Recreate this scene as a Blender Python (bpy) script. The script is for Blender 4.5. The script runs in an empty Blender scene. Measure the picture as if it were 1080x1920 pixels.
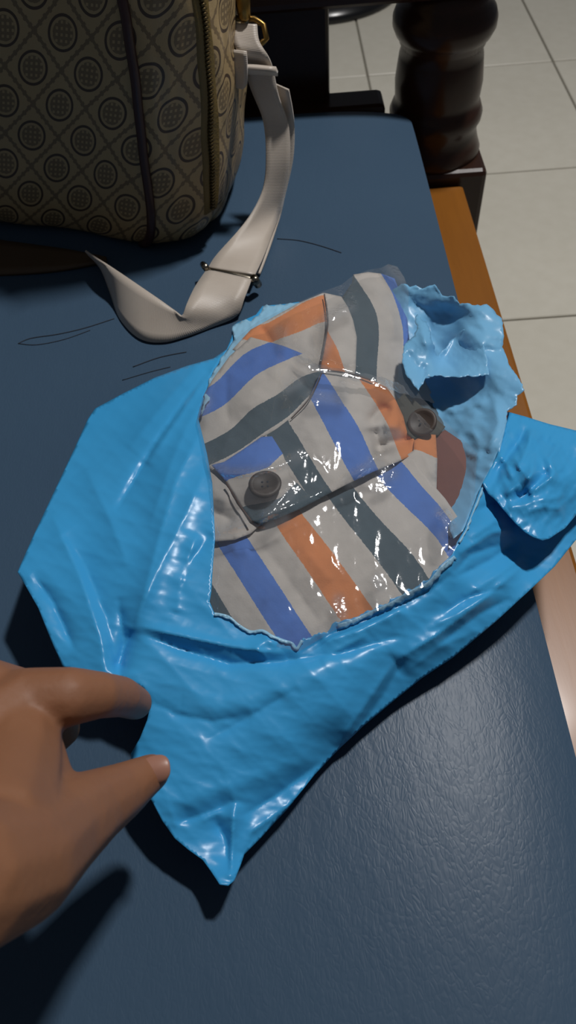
import bpy, bmesh, math, random
import numpy as np
from mathutils import Vector, Matrix, noise as mnoise
from mathutils.geometry import delaunay_2d_cdt
random.seed(7); rng = np.random.RandomState(5)
SC = bpy.context.scene
# ------------------------------------------------------------------ camera
FPX = 1450.0; CZ = 0.84                      # focal length in pixels of a 1080x1920 frame, lens height above the floor
_r = math.radians(5.5)
_v1 = np.array([-110., -2060., FPX]); _v1 /= np.linalg.norm(_v1)
_D = FPX*FPX/(110*math.sin(_r)+2060*math.cos(_r))
_d = np.array([math.sin(_r)*_D, math.cos(_r)*_D, FPX]); _d -= _v1*(_d@_v1); _d /= np.linalg.norm(_d)
_x = np.cross(_v1, -_d)
RW = np.array([_x, _v1, -_d])                # rows: world axes seen from the lens (x right, y down, z forward)
def P(px, py, z):
    w = RW @ np.array([px-540., py-960., FPX]); t = (z-CZ)/w[2]
    return Vector((w[0]*t, w[1]*t, z))
def PA(xy, z):
    c = np.column_stack([xy[:,0]-540, xy[:,1]-960, np.full(len(xy), FPX)]); w = c @ RW.T
    t = (z-CZ)/w[:,2]; return np.column_stack([w[:,0]*t, w[:,1]*t, z])
cam = bpy.data.cameras.new('camera'); camo = bpy.data.objects.new('camera', cam)
SC.collection.objects.link(camo); SC.camera = camo
M = Matrix(((RW[0][0], -RW[0][1], -RW[0][2], 0), (RW[1][0], -RW[1][1], -RW[1][2], 0), (RW[2][0], -RW[2][1], -RW[2][2], CZ), (0,0,0,1)))
camo.matrix_world = M
cam.sensor_fit = 'VERTICAL'; cam.sensor_height = 24.0; cam.lens = 24.0*FPX/1920.0
cam.clip_start = 0.01; cam.clip_end = 50
cam.dof.use_dof = True; cam.dof.focus_distance = 0.47; cam.dof.aperture_fstop = (cam.lens/1000)/0.0020
# ------------------------------------------------------------------ world, lamp, exposure
wd = bpy.data.worlds.new('room_light'); SC.world = wd; wd.use_nodes = True
bg = wd.node_tree.nodes['Background']; bg.inputs[0].default_value = (0.80, 0.87, 1.0, 1); bg.inputs[1].default_value = 0.065
S = 0.42                                      # top of the cushion
def lamp(name, loc, target, size, energy, col):
    l = bpy.data.lights.new(name, 'AREA'); l.shape = 'RECTANGLE'; l.size, l.size_y = size; l.energy = energy; l.color = col
    o = bpy.data.objects.new(name, l); SC.collection.objects.link(o); o.location = loc
    o.rotation_euler = (Vector(target)-Vector(loc)).to_track_quat('-Z', 'Y').to_euler(); return o
lamp('ceiling_lamp', (0.74, 0.94, 2.40), (0.0, 0.3, S), (0.20, 0.10), 35, (1.0, 0.97, 0.95))
SC.view_settings.view_transform = 'Standard'; SC.view_settings.look = 'None'
SC.view_settings.exposure = 0.0; SC.view_settings.gamma = 1; SC.view_settings.use_curve_mapping = False

# ------------------------------------------------------------------ helpers
def lin(c): return tuple(((v/255)/12.92 if v/255 <= .04045 else ((v/255+.055)/1.055)**2.4) for v in c)
class NT:
    def __init__(s, name):
        s.m = bpy.data.materials.new(name); s.m.use_nodes = True; s.t = s.m.node_tree; s.b = s.t.nodes['Principled BSDF']
    def n(s, typ, **kw):
        o = s.t.nodes.new(typ)
        for k, v in kw.items(): setattr(o, k, v)
        return o
    def l(s, a, b): s.t.links.new(a, b)
    def math(s, op, a, b=None, c=None):
        o = s.n('ShaderNodeMath', operation=op)
        for i, v in enumerate((a, b, c)):
            if v is None: continue
            if isinstance(v, (int, float)): o.inputs[i].default_value = v
            else: s.l(v, o.inputs[i])
        return o.outputs[0]
    def mix(s, f, a, b):
        o = s.n('ShaderNodeMix', data_type='RGBA')
        for i, v in ((0, f), (6, a), (7, b)):
            if isinstance(v, (int, float)): o.inputs[i].default_value = v
            elif isinstance(v, tuple): o.inputs[i].default_value = (*v, 1)
            else: s.l(v, o.inputs[i])
        return o.outputs[2]
    def noise(s, scale, detail=3, coord='Object', rough=.5, vec=None):
        if vec is None: vec = s.n('ShaderNodeTexCoord').outputs[coord]
        o = s.n('ShaderNodeTexNoise'); o.inputs['Scale'].default_value = scale; o.inputs['Detail'].default_value = detail
        o.inputs['Roughness'].default_value = rough; s.l(vec, o.inputs['Vector']); return o.outputs['Fac']
    def bump(s, h, strength, dist):
        o = s.n('ShaderNodeBump'); o.inputs['Strength'].default_value = strength; o.inputs['Distance'].default_value = dist
        s.l(h, o.inputs['Height'])
        for q in s.t.links:
            if q.to_node == s.b and q.to_socket.name == 'Normal': s.l(q.from_socket, o.inputs['Normal'])
        s.l(o.outputs[0], s.b.inputs['Normal'])
    def col(s, c):
        if isinstance(c, tuple): s.b.inputs['Base Color'].default_value = (*c, 1)
        else: s.l(c, s.b.inputs['Base Color'])
    def set(s, **kw):
        for k, v in kw.items(): s.b.inputs[k.replace('_', ' ')].default_value = v
        return s
def simple(name, c, rough=.5, metal=0., nscale=30, nvar=.12, bump=0., bscale=200, **kw):
    m = NT(name); f = m.noise(nscale, 4)
    m.col(m.mix(f, tuple(v*(1-nvar) for v in c), tuple(min(1, v*(1+nvar)) for v in c))); m.set(Roughness=rough, Metallic=metal, **kw)
    if bump: m.bump(m.noise(bscale, 3), .5, bump)
    return m.m
def obj(name, me, mat=None, parent=None, smooth=True):
    if isinstance(me, bmesh.types.BMesh):
        b = me; me = bpy.data.meshes.new(name); b.to_mesh(me); b.free()
    o = bpy.data.objects.new(name, me); SC.collection.objects.link(o)
    if mat: me.materials.append(mat)
    if smooth: me.polygons.foreach_set('use_smooth', [True]*len(me.polygons))
    if parent: o.parent = parent
    return o
def tag(o, label, cat, group=None):
    o['label'] = label; o['category'] = cat
    if group: o['group'] = group
    return o
def thing(name, loc, label, cat):
    o = bpy.data.objects.new(name, None); SC.collection.objects.link(o); o.location = loc; o.empty_display_size = .02
    bpy.context.view_layer.update(); return tag(o, label, cat)
def adopt(o, parent):                        # parent keeps the mesh's world coordinates
    o.parent = parent; o.matrix_parent_inverse = Matrix.Translation(parent.location).inverted(); return o
def box(x0, x1, y0, y1, z0, z1, bev=.003, seg=2):
    b = bmesh.new(); bmesh.ops.create_cube(b, size=1)
    for v in b.verts: v.co = Vector(((x0+x1)/2+v.co.x*(x1-x0), (y0+y1)/2+v.co.y*(y1-y0), (z0+z1)/2+v.co.z*(z1-z0)))
    if bev: bmesh.ops.bevel(b, geom=list(b.edges), offset=bev, segments=seg, profile=.5, affect='EDGES')
    return b
def lathe(prof, cx, cy, seg=48):
    b = bmesh.new(); rings = []
    for r, z in prof:
        rings.append([b.verts.new((cx+r*math.cos(2*math.pi*k/seg), cy+r*math.sin(2*math.pi*k/seg), z)) for k in range(seg)])
    for a, c in zip(rings, rings[1:]):
        for k in range(seg): b.faces.new((a[k], a[(k+1) % seg], c[(k+1) % seg], c[k]))
    b.faces.new(rings[0][::-1]); b.faces.new(rings[-1]); return b
def tube(pts, rad, seg=8, closed=False, b=None):
    b = b or bmesh.new(); pts = [Vector(p) for p in pts]; n = len(pts); rings = []
    if not hasattr(rad, '__len__'): rad = [rad]*n
    up = Vector((0, 0, 1))
    for i, p in enumerate(pts):
        a = pts[(i-1) % n] if (closed or i > 0) else p; c = pts[(i+1) % n] if (closed or i < n-1) else p
        t = (c-a).normalized(); u = up - t*up.dot(t)
        if u.length < .1: u = Vector((1, 0, 0)) - t*t.x
        u.normalize(); w = t.cross(u); up = u
        rings.append([b.verts.new(p+(u*math.cos(2*math.pi*k/seg)+w*math.sin(2*math.pi*k/seg))*rad[i]) for k in range(seg)])
    for i in range(n if closed else n-1):
        A, C = rings[i], rings[(i+1) % n]
        for k in range(seg): b.faces.new((A[k], A[(k+1) % seg], C[(k+1) % seg], C[k]))
    if not closed: b.faces.new(rings[0][::-1]); b.faces.new(rings[-1])
    return b
def catmull(pts, sub=8):
    p = np.array(pts, float); out = []
    for i in range(len(p)-1):
        a, b_, c, d = p[max(i-1, 0)], p[i], p[i+1], p[min(i+2, len(p)-1)]
        for k in range(sub):
            t = k/sub; out.append(.5*((2*b_)+(-a+c)*t+(2*a-5*b_+4*c-d)*t*t+(-a+3*b_-3*c+d)*t**3))
    out.append(p[-1]); return np.array(out)
class TPS:                                   # smooth surface through scattered heights
    def __init__(s, pts, vals, reg=1e-3):
        s.p = np.array(pts, float)/500; v = np.array(vals, float); n = len(v)
        K = s.U(s.p, s.p)+reg*np.eye(n); Q = np.column_stack([np.ones(n), s.p]); A = np.zeros((n+3, n+3))
        A[:n,:n] = K; A[:n,n:] = Q; A[n:,:n] = Q.T
        s.w = np.linalg.solve(A, np.concatenate([v, np.zeros(3)]))
    def U(s, a, b):
        r2 = ((a[:,None,:]-b[None])**2).sum(2); return .5*r2*np.log(r2+1e-12)
    def __call__(s, xy):
        q = np.asarray(xy, float)/500; return s.U(q, s.p)@s.w[:-3]+s.w[-3]+q@s.w[-2:]
def polydist(xy, line):                      # distance, signed side and 0..1 position along a polyline
    L = np.array(line, float); seg = np.linalg.norm(np.diff(L, axis=0), axis=1); tot = seg.sum(); acc = 0
    best = np.full(len(xy), 1e9); side = np.zeros(len(xy)); pos = np.zeros(len(xy))
    for i in range(len(seg)):
        a = L[i]; d = L[i+1]-a; t = np.clip(((xy-a)@d)/(d@d), 0, 1); q = xy-(a+t[:,None]*d); r = np.linalg.norm(q, axis=1)
        m = r < best; best[m] = r[m]; side[m] = np.sign(d[0]*q[m,1]-d[1]*q[m,0]); pos[m] = (acc+t[m]*seg[i])/tot; acc += seg[i]
    return best, side, pos
def creases(xy, cr):
    z = np.zeros(len(xy))
    for c in cr:
        line, amp, w = c[0], c[1]/1000, c[2]; kind = c[3] if len(c) > 3 else 'r'
        d, sd, t = polydist(xy, line); taper = np.clip(np.minimum(t, 1-t)*5, 0, 1)**.7 if kind[-1] != 'f' else 1
        if kind[0] == 'r': z += 1.5*amp*taper*np.exp(-d/w)*(1+d/w*.5)
        elif kind[0] == 'g': z += amp*taper*np.exp(-(d/w)**2)
        elif kind[0] == 's': z += amp*taper*(sd*(1-np.exp(-d/w*2)))*np.exp(-(d/(w*6))**2)
        elif kind[0] == 'a': z += amp*taper*np.where(sd > 0, np.exp(-d/w), np.exp(-d/(w*4)))    # sharp one side, long slope the other
    return z
def wavy(xy, seed, scale, amp, n=6, ang=None, spread=3.14):
    r = np.random.RandomState(seed); z = np.zeros(len(xy))
    for k in range(n):
        th = (ang if ang is not None else 0)+r.uniform(-spread/2, spread/2); f = 2*np.pi/(scale*r.uniform(.7, 1.6)); ph = r.uniform(0, 6.28)
        wob = r.uniform(.3, 1)*np.sin(xy[:,0]/scale*.6+r.uniform(0, 6))+r.uniform(.3, 1)*np.sin(xy[:,1]/scale*.5+r.uniform(0, 6))
        s = np.sin((xy[:,0]*np.cos(th)+xy[:,1]*np.sin(th))*f+ph+wob*1.3); z += (1-np.abs(s))**2
    return amp/1000*(z/n-.3)
def inside(xy, poly):
    x, y = xy[:,0], xy[:,1]; r = np.zeros(len(xy), bool); p = np.array(poly, float); n = len(p)
    for i in range(n):
        a, b_ = p[i], p[(i+1) % n]
        c = ((a[1] > y) != (b_[1] > y)); 
        with np.errstate(divide='ignore', invalid='ignore'): xi = (b_[0]-a[0])*(y-a[1])/(b_[1]-a[1])+a[0]
        r ^= c & (x < xi)
    return r
def outline(poly, step, jag=0., jagrange=None, seed=0):
    r = np.random.RandomState(seed); out = []; p = np.array(poly, float); n = len(p)
    for i in range(n):
        a, b_ = p[i], p[(i+1) % n]; L = np.linalg.norm(b_-a); k = max(1, int(round(L/step))); nn = np.array([b_[1]-a[1], a[0]-b_[0]])/max(L, 1e-6)
        j = jag if (jagrange is None or jagrange[0] <= i < jagrange[1]) else 0
        for q in range(k):
            t = q/k; c = a+(b_-a)*t
            if j: c = c+nn*j*(r.normal()*.5+.8*math.sin(len(out)*.9+r.uniform(-.4, .4)))
            out.append(c)
    return np.array(out)
def sheet(name, poly, zf, mat, parent, step=6, jag=0., jagrange=None, seed=0, thick=0., sfun=None, attr=None):
    """a piece of film or cloth: outline, dense inner grid, height over the cushion from zf; sfun gives the stripe coordinate"""
    bd = outline(poly, step, jag, jagrange, seed)
    x0, y0 = bd.min(0); x1, y1 = bd.max(0)
    gx, gy = np.meshgrid(np.arange(x0, x1, step), np.arange(y0, y1, step*.87)); gx[1::2] += step/2
    g = np.column_stack([gx.ravel(), gy.ravel()]); g += rng.uniform(-.12, .12, g.shape)*step
    g = g[inside(g, bd)]
    dm = np.full(len(g), 1e9)
    for i in range(0, len(bd), 200): dm = np.minimum(dm, np.sqrt(((g[:,None,:]-bd[None,i:i+200])**2).sum(2)).min(1))
    g = g[dm > step*.55]
    allp = np.vstack([bd, g]); nb = len(bd)
    vs, es, fs, *_ = delaunay_2d_cdt([Vector(p) for p in allp], [(i, (i+1) % nb) for i in range(nb)], [list(range(nb))], 1, 1e-4)
    xy = np.array([(v.x, v.y) for v in vs]); z = S+zf(xy); W = PA(xy, z)
    me = bpy.data.meshes.new(name); me.from_pydata([tuple(w) for w in W], [], [tuple(f) for f in fs]); 
    # faces up
    if me.polygons and sum(p.normal.z for p in me.polygons) < 0: me.flip_normals()
    uv = me.uv_layers.new(name='uv'); li = np.zeros(len(me.loops), int); me.loops.foreach_get('vertex_index', li)
    u = sfun(xy) if sfun else W[:,0]; U = np.column_stack([u[li], W[li,1]]); uv.data.foreach_set('uv', U.ravel())
    if attr: at = me.attributes.new('glint_crinkle', 'FLOAT', 'POINT'); at.data.foreach_set('value', attr(xy))
    o = obj(name, me, mat)
    if parent: adopt(o, parent)
    if thick:
        sm = o.modifiers.new('thick', 'SOLIDIFY'); sm.thickness = thick; sm.offset = -1
    return o

# ------------------------------------------------------------------ materials
def mat_tile():
    m = NT('glazed_cream_tile'); f = m.noise(3, 5); g = m.noise(40, 3)
    c = m.mix(f, lin((206, 202, 188)), lin((222, 218, 204))); c = m.mix(m.math('MULTIPLY', g, .25), c, lin((160, 152, 128)))
    m.col(c); m.set(Roughness=.38); m.bump(m.noise(6, 2), .2, .002); return m.m
def mat_wood(name, a, b, rough=.3):
    m = NT(name); tc = m.n('ShaderNodeTexCoord'); mp = m.n('ShaderNodeMapping'); mp.inputs['Scale'].default_value = (22, 2.2, 22)
    m.l(tc.outputs['Object'], mp.inputs[0]); f = m.noise(2.2, 6, vec=mp.outputs[0], rough=.65)
    m.col(m.mix(f, lin(a), lin(b))); m.set(Roughness=rough, Coat_Weight=.05, Coat_Roughness=.12, Specular_IOR_Level=.3); m.bump(f, .15, .0008); return m.m
def mat_vinyl():
    m = NT('blue_grey_vinyl'); tc = m.n('ShaderNodeTexCoord'); mp = m.n('ShaderNodeMapping'); m.l(tc.outputs['Object'], mp.inputs[0])
    mp.inputs['Rotation'].default_value = (0, 0, .5); mp.inputs['Scale'].default_value = (1.7, .75, 1)
    w = m.noise(9, 2, vec=mp.outputs[0]); a = m.n('ShaderNodeVectorMath', operation='ADD'); sc = m.n('ShaderNodeVectorMath', operation='SCALE')
    nz = m.n('ShaderNodeTexNoise'); nz.inputs['Scale'].default_value = 60; m.l(mp.outputs[0], nz.inputs['Vector']); m.l(nz.outputs['Color'], sc.inputs[0]); sc.inputs['Scale'].default_value = .012
    m.l(mp.outputs[0], a.inputs[0]); m.l(sc.outputs[0], a.inputs[1])
    vo = m.n('ShaderNodeTexVoronoi', feature='DISTANCE_TO_EDGE'); vo.inputs['Scale'].default_value = 260; m.l(a.outputs[0], vo.inputs['Vector'])
    h = m.math('MINIMUM', vo.outputs[0], .25)
    m.col(m.mix(m.noise(5, 3), lin((58, 79, 100)), lin((66, 88, 109)))); m.set(Roughness=.36, Specular_IOR_Level=.17)
    m.bump(h, .3, .0005); m.bump(m.noise(70, 3, vec=mp.outputs[0]), .3, .0010); return m.m
def mat_poly(name, c1, c2, rough=.31, bumpd=.0012):
    m = NT(name); f = m.noise(14, 4); m.col(m.mix(f, lin(c1), lin(c2))); m.set(Roughness=rough, IOR=1.45, Specular_IOR_Level=.4)
    tc = m.n('ShaderNodeTexCoord'); mp = m.n('ShaderNodeMapping'); m.l(tc.outputs['Object'], mp.inputs[0])
    mp.inputs['Rotation'].default_value = (0, 0, .75); mp.inputs['Scale'].default_value = (1, 3.2, 1)
    m.bump(m.noise(26, 4, vec=mp.outputs[0], rough=.45), .25, bumpd*.7)
    return m.m
def mat_film():
    m = NT('clear_crinkled_film'); t = m.t; t.nodes.remove(m.b)
    out = [n for n in t.nodes if n.type == 'OUTPUT_MATERIAL'][0]
    tr = m.n('ShaderNodeBsdfTransparent'); tr.inputs[0].default_value = (.93, .945, .95, 1)
    gl = m.n('ShaderNodeBsdfGlossy'); gl.inputs['Roughness'].default_value = .07; gl.inputs['Color'].default_value = (1, 1, 1, 1)
    df = m.n('ShaderNodeBsdfDiffuse'); df.inputs['Color'].default_value = (.75, .8, .85, 1)
    tc = m.n('ShaderNodeTexCoord'); n1 = m.noise(55, 3, vec=tc.outputs['Object']); n2 = m.noise(230, 2, vec=tc.outputs['Object'])
    vo = m.n('ShaderNodeTexVoronoi', feature='DISTANCE_TO_EDGE'); vo.inputs['Scale'].default_value = 26; m.l(tc.outputs['Object'], vo.inputs['Vector'])
    ve = m.math('MINIMUM', vo.outputs[0], .12)
    mk = m.n('ShaderNodeAttribute', attribute_name='glint_crinkle')
    n3 = m.math('MULTIPLY', m.math('MULTIPLY', m.noise(330, 1, vec=tc.outputs['Object']), mk.outputs['Fac']), 2.2)
    h = m.math('ADD', m.math('MULTIPLY', n1, 1.0), m.math('ADD', m.math('MULTIPLY', n2, .22), m.math('ADD', n3, m.math('MULTIPLY', ve, 1.0))))
    bp = m.n('ShaderNodeBump'); bp.inputs['Strength'].default_value = .6; bp.inputs['Distance'].default_value = .0006; m.l(h, bp.inputs['Height']); m.l(bp.outputs[0], gl.inputs['Normal'])
    lw = m.n('ShaderNodeLayerWeight'); m.l(bp.outputs[0], lw.inputs['Normal']); fc = m.math('ADD', .07, m.math('MULTIPLY', m.math('POWER', lw.outputs['Facing'], 4), .6))
    a = m.n('ShaderNodeMixShader'); m.l(m.math('ADD', .05, m.math('MULTIPLY', mk.outputs['Fac'], .10)), a.inputs[0]); m.l(tr.outputs[0], a.inputs[1]); m.l(df.outputs[0], a.inputs[2])  # pale haze and extra gloss painted along glint lines, beside the crinkle bump
    b_ = m.n('ShaderNodeMixShader'); m.l(m.math('ADD', fc, m.math('MULTIPLY', mk.outputs['Fac'], .22)), b_.inputs[0]); m.l(m.math('ADD', .06, m.math('MULTIPLY', mk.outputs['Fac'], .08)), gl.inputs['Roughness']); m.l(a.outputs[0], b_.inputs[1]); m.l(gl.outputs[0], b_.inputs[2])
    m.l(b_.outputs[0], out.inputs[0]); return m.m
CREAM, ORANGE, BLUEC, TEAL = lin((194, 186, 178)), lin((212, 130, 74)), lin((74, 118, 196)), lin((68, 86, 96))
def mat_stripes():
    m = NT('striped_cotton'); uv = m.n('ShaderNodeUVMap'); sx = m.n('ShaderNodeSeparateXYZ'); m.l(uv.outputs[0], sx.inputs[0])
    nz = m.noise(700, 2); s = m.math('ADD', sx.outputs[0], m.math('MULTIPLY', m.math('SUBTRACT', nz, .5), .06))
    f = m.math('DIVIDE', m.math('FLOORED_MODULO', s, 6), 6)
    cr = m.n('ShaderNodeValToRGB'); cr.color_ramp.interpolation = 'CONSTANT'; e = cr.color_ramp.elements
    e[0].position = 0; e[0].color = (*BLUEC, 1); e[1].position = 1/6; e[1].color = (*CREAM, 1)
    for p, c in ((2/6, ORANGE), (3/6, CREAM), (4/6, TEAL), (5/6, CREAM)): q = e.new(p); q.color = (*c, 1)
    m.l(f, cr.inputs[0]); g = m.noise(60, 4)
    mx = m.n('ShaderNodeMix', data_type='RGBA', blend_type='MULTIPLY'); mx.inputs[0].default_value = .35; m.l(cr.outputs[0], mx.inputs[6])
    gg = m.n('ShaderNodeCombineColor'); [m.l(m.math('ADD', g, .45), gg.inputs[i]) for i in range(3)]; m.l(gg.outputs[0], mx.inputs[7])
    m.col(mx.outputs[2]); m.set(Roughness=.8, Sheen_Weight=.1); m.bump(m.noise(900, 2), .3, .0003); m.bump(m.noise(35, 2), .3, .0012); return m.m
def mat_monogram():
    m = NT('monogram_canvas'); uv = m.n('ShaderNodeUVMap'); sx = m.n('ShaderNodeSeparateXYZ'); m.l(uv.outputs[0], sx.inputs[0])
    V = sx.outputs[1]; U = m.math('SUBTRACT', sx.outputs[0], m.math('MULTIPLY', V, .26)); pu, pv = .0212, .0259        # half diagonals of a lozenge
    s = m.math('ADD', m.math('DIVIDE', U, 2*pu), m.math('DIVIDE', V, 2*pv)); t = m.math('SUBTRACT', m.math('DIVIDE', U, 2*pu), m.math('DIVIDE', V, 2*pv))
    fs, ft = m.math('FRACT', m.math('ADD', s, 100)), m.math('FRACT', m.math('ADD', t, 100))
    cs, ct = m.math('SUBTRACT', fs, .5), m.math('SUBTRACT', ft, .5)
    # lattice lines with beads
    ls = m.math('GREATER_THAN', m.math('ABSOLUTE', cs), .468); lt = m.math('GREATER_THAN', m.math('ABSOLUTE', ct), .468)
    bs = m.math('GREATER_THAN', m.math('SINE', m.math('MULTIPLY', fs, 6.2832*6)), .35); bt = m.math('GREATER_THAN', m.math('SINE', m.math('MULTIPLY', ft, 6.2832*6)), .35)
    ws = m.math('MULTIPLY', m.math('GREATER_THAN', m.math('ABSOLUTE', cs), .445), bt); wt = m.math('MULTIPLY', m.math('GREATER_THAN', m.math('ABSOLUTE', ct), .445), bs)
    lat = m.math('MAXIMUM', m.math('MAXIMUM', ls, lt), m.math('MAXIMUM', ws, wt))
    # round emblem at each lozenge centre: du,dv in metres
    du = m.math('MULTIPLY', m.math('ADD', cs, ct), pu); dv = m.math('MULTIPLY', m.math('SUBTRACT', cs, ct), pv*.86)
    r = m.math('SQRT', m.math('ADD', m.math('MULTIPLY', du, du), m.math('MULTIPLY', dv, dv)))
    ring = m.math('LESS_THAN', m.math('ABSOLUTE', m.math('SUBTRACT', r, .0102)), .0009)
    disc = m.math('LESS_THAN', r, .0076)
    gu = m.math('GREATER_THAN', m.math('SINE', m.math('MULTIPLY', m.math('ADD', du, .00005), 2*math.pi/.0036)), -.1)
    gv = m.math('GREATER_THAN', m.math('SINE', m.math('MULTIPLY', dv, 2*math.pi/.0036)), -.1)
    knot = m.math('MULTIPLY', disc, m.math('MAXIMUM', gu, gv)); knot = m.math('MULTIPLY', knot, .6)
    pat = m.math('MAXIMUM', m.math('MULTIPLY', lat, .62), m.math('MAXIMUM', ring, knot))
    wv = m.noise(900, 2); base = m.mix(m.noise(18, 3), lin((166, 140, 98)), lin((184, 160, 118)))
    m.col(m.mix(pat, base, lin((78, 62, 48)))); m.set(Roughness=.42); m.bump(wv, .4, .0004); return m.m
def mat_strap():
    m = NT('beige_webbing'); uv = m.n('ShaderNodeUVMap'); sx = m.n('ShaderNodeSeparateXYZ'); m.l(uv.outputs[0], sx.inputs[0])
    w = m.math('SINE', m.math('MULTIPLY', sx.outputs[1], 2*math.pi/.0012)); c = m.mix(m.noise(40, 3), lin((178, 166, 152)), lin((196, 186, 174)))
    m.col(c); m.set(Roughness=.42, Sheen_Weight=.3); m.bump(w, .25, .0002); return m.m
def mat_skin():
    m = NT('skin'); f = m.noise(25, 4); g = m.noise(7, 2)
    c = m.mix(f, lin((126, 88, 58)), lin((142, 101, 70))); c = m.mix(m.math('MULTIPLY', g, .5), c, lin((146, 90, 70)))
    m.col(c); m.set(Roughness=.6, Subsurface_Weight=.12, Subsurface_Scale=.004); m.b.inputs['Subsurface Radius'].default_value = (1, .4, .2)
    m.bump(m.noise(260, 3), .35, .0006); return m.m
TILE = mat_tile(); GROUT = simple('grout', lin((128, 124, 112)), .8)
RAILW = mat_wood('orange_varnished_wood', (150, 94, 30), (118, 72, 24), .36); DARKW = mat_wood('dark_varnished_wood', (58, 36, 26), (34, 22, 17), .28)
VINYL = mat_vinyl(); POLY = mat_poly('blue_polythene', (56, 154, 212), (66, 162, 218)); POLYIN = mat_poly('pale_blue_inner_film', (112, 174, 216), (126, 186, 224), .32, .0009)
EDGE = mat_poly('stretched_pale_blue_film', (128, 186, 220), (160, 205, 230), .3)
FILM = mat_film(); STRIPE = mat_stripes(); MONO = mat_monogram(); STRAP = mat_strap(); SKIN = mat_skin()
GOLD = simple('brass_metal', lin((140, 112, 62)), .35, 1.0); NICKEL = simple('dull_steel', lin((150, 142, 128)), .25, 1.0)
PIPE = simple('dark_brown_leather', lin((62, 36, 32)), .4, bump=.0005); BLACKP = simple('black_plastic', lin((22, 22, 24)), .25)
BROWNB = simple('brown_button_plastic', lin((72, 62, 56)), .55); ZIPM = simple('olive_zip_tape', lin((112, 92, 44)), .5, bump=.0008, bscale=500)
SHADE_ORANGE = simple('shade_darkened_orange_cotton', lin((112, 66, 56)), .85, bump=.001, bscale=60, nvar=.2); THREAD = simple('dark_thread', lin((34, 42, 54)), .8)  # brick red: the orange stripe darkened in its colour to stand for shade
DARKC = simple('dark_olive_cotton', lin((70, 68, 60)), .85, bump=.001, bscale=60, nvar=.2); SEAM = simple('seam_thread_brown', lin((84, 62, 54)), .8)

# ------------------------------------------------------------------ floor of square tiles
fl = obj('floor', box(-1.4, 2.2, -.9, 3.6, -.03, -.004, 0), GROUT, smooth=False); fl['kind'] = 'structure'
tb = box(-.1985, .1985, -.1985, .1985, -.02, 0, .0015, 1); tme = bpy.data.meshes.new('tile'); tb.to_mesh(tme); tb.free(); tme.materials.append(TILE)
for i in range(-3, 5):
    for j in range(-2, 9):
        o = bpy.data.objects.new('tile', tme); SC.collection.objects.link(o); o.parent = fl; o.location = (.403+.401*i, .530+.401*j-.201, random.uniform(-.0006, .0003))
# ------------------------------------------------------------------ wooden bench
RZ = .33
bench = thing('wooden_bench', (-.12, 0, 0), 'varnished wooden bench with orange-brown seat rail and dark turned corner post under the cushion', 'bench')
def part(name, b, mat, sm=False, parent=bench): return adopt(obj(name, b, mat, smooth=sm), parent)
part('seat_rail', box(.06, .2035, -1.0, .79, RZ-.035, RZ, .004), RAILW)
part('seat_rail', box(-.60, -.46, -1.0, .79, RZ-.035, RZ, .004), RAILW)
for k in range(9): part('seat_slat', box(-.46, .06, -.92+k*.19, -.92+k*.19+.10, RZ-.025, RZ-.004, .002), RAILW)
part('end_rail', box(-.50, .115, .81, .85, RZ-.06, RZ+.085, .006), DARKW)
def turned_post(x, y):
    p = part('corner_post', box(x-.055, x+.055, y-.055, y+.055, 0, RZ+.012, .006), DARKW)
    prof = [(.053, .338), (.0535, .346), (.050, .355), (.047, .366), (.0475, .374), (.0505, .380), (.051, .387), (.048, .395), (.0455, .399), (.046, .405), (.0468, .42), (.0452, .435), (.0440, .445),
            (.0415, .455), (.0445, .458), (.045, .462), (.049, .466), (.0525, .474), (.0525, .482), (.050, .489), (.046, .494), (.043, .50), (.043, .515)]
    t = obj('turned_column', lathe(prof, x, y), DARKW); t.parent = p
    return p
turned_post(.176, .850)
part('leg', box(.10, .20, -1.0, -.90, 0, RZ-.03, .006), DARKW); part('leg', box(-.58, -.48, -1.0, -.90, 0, RZ-.03, .006), DARKW); part('leg', box(-.58, -.48, .80, .90, 0, .53, .006), DARKW)
part('arm_panel', box(-.36, .058, .835, .862, .27, .52, .004), DARKW)
part('armrest', box(-.56, .236, .80, .90, .512, .545, .010, 3), DARKW)
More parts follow.
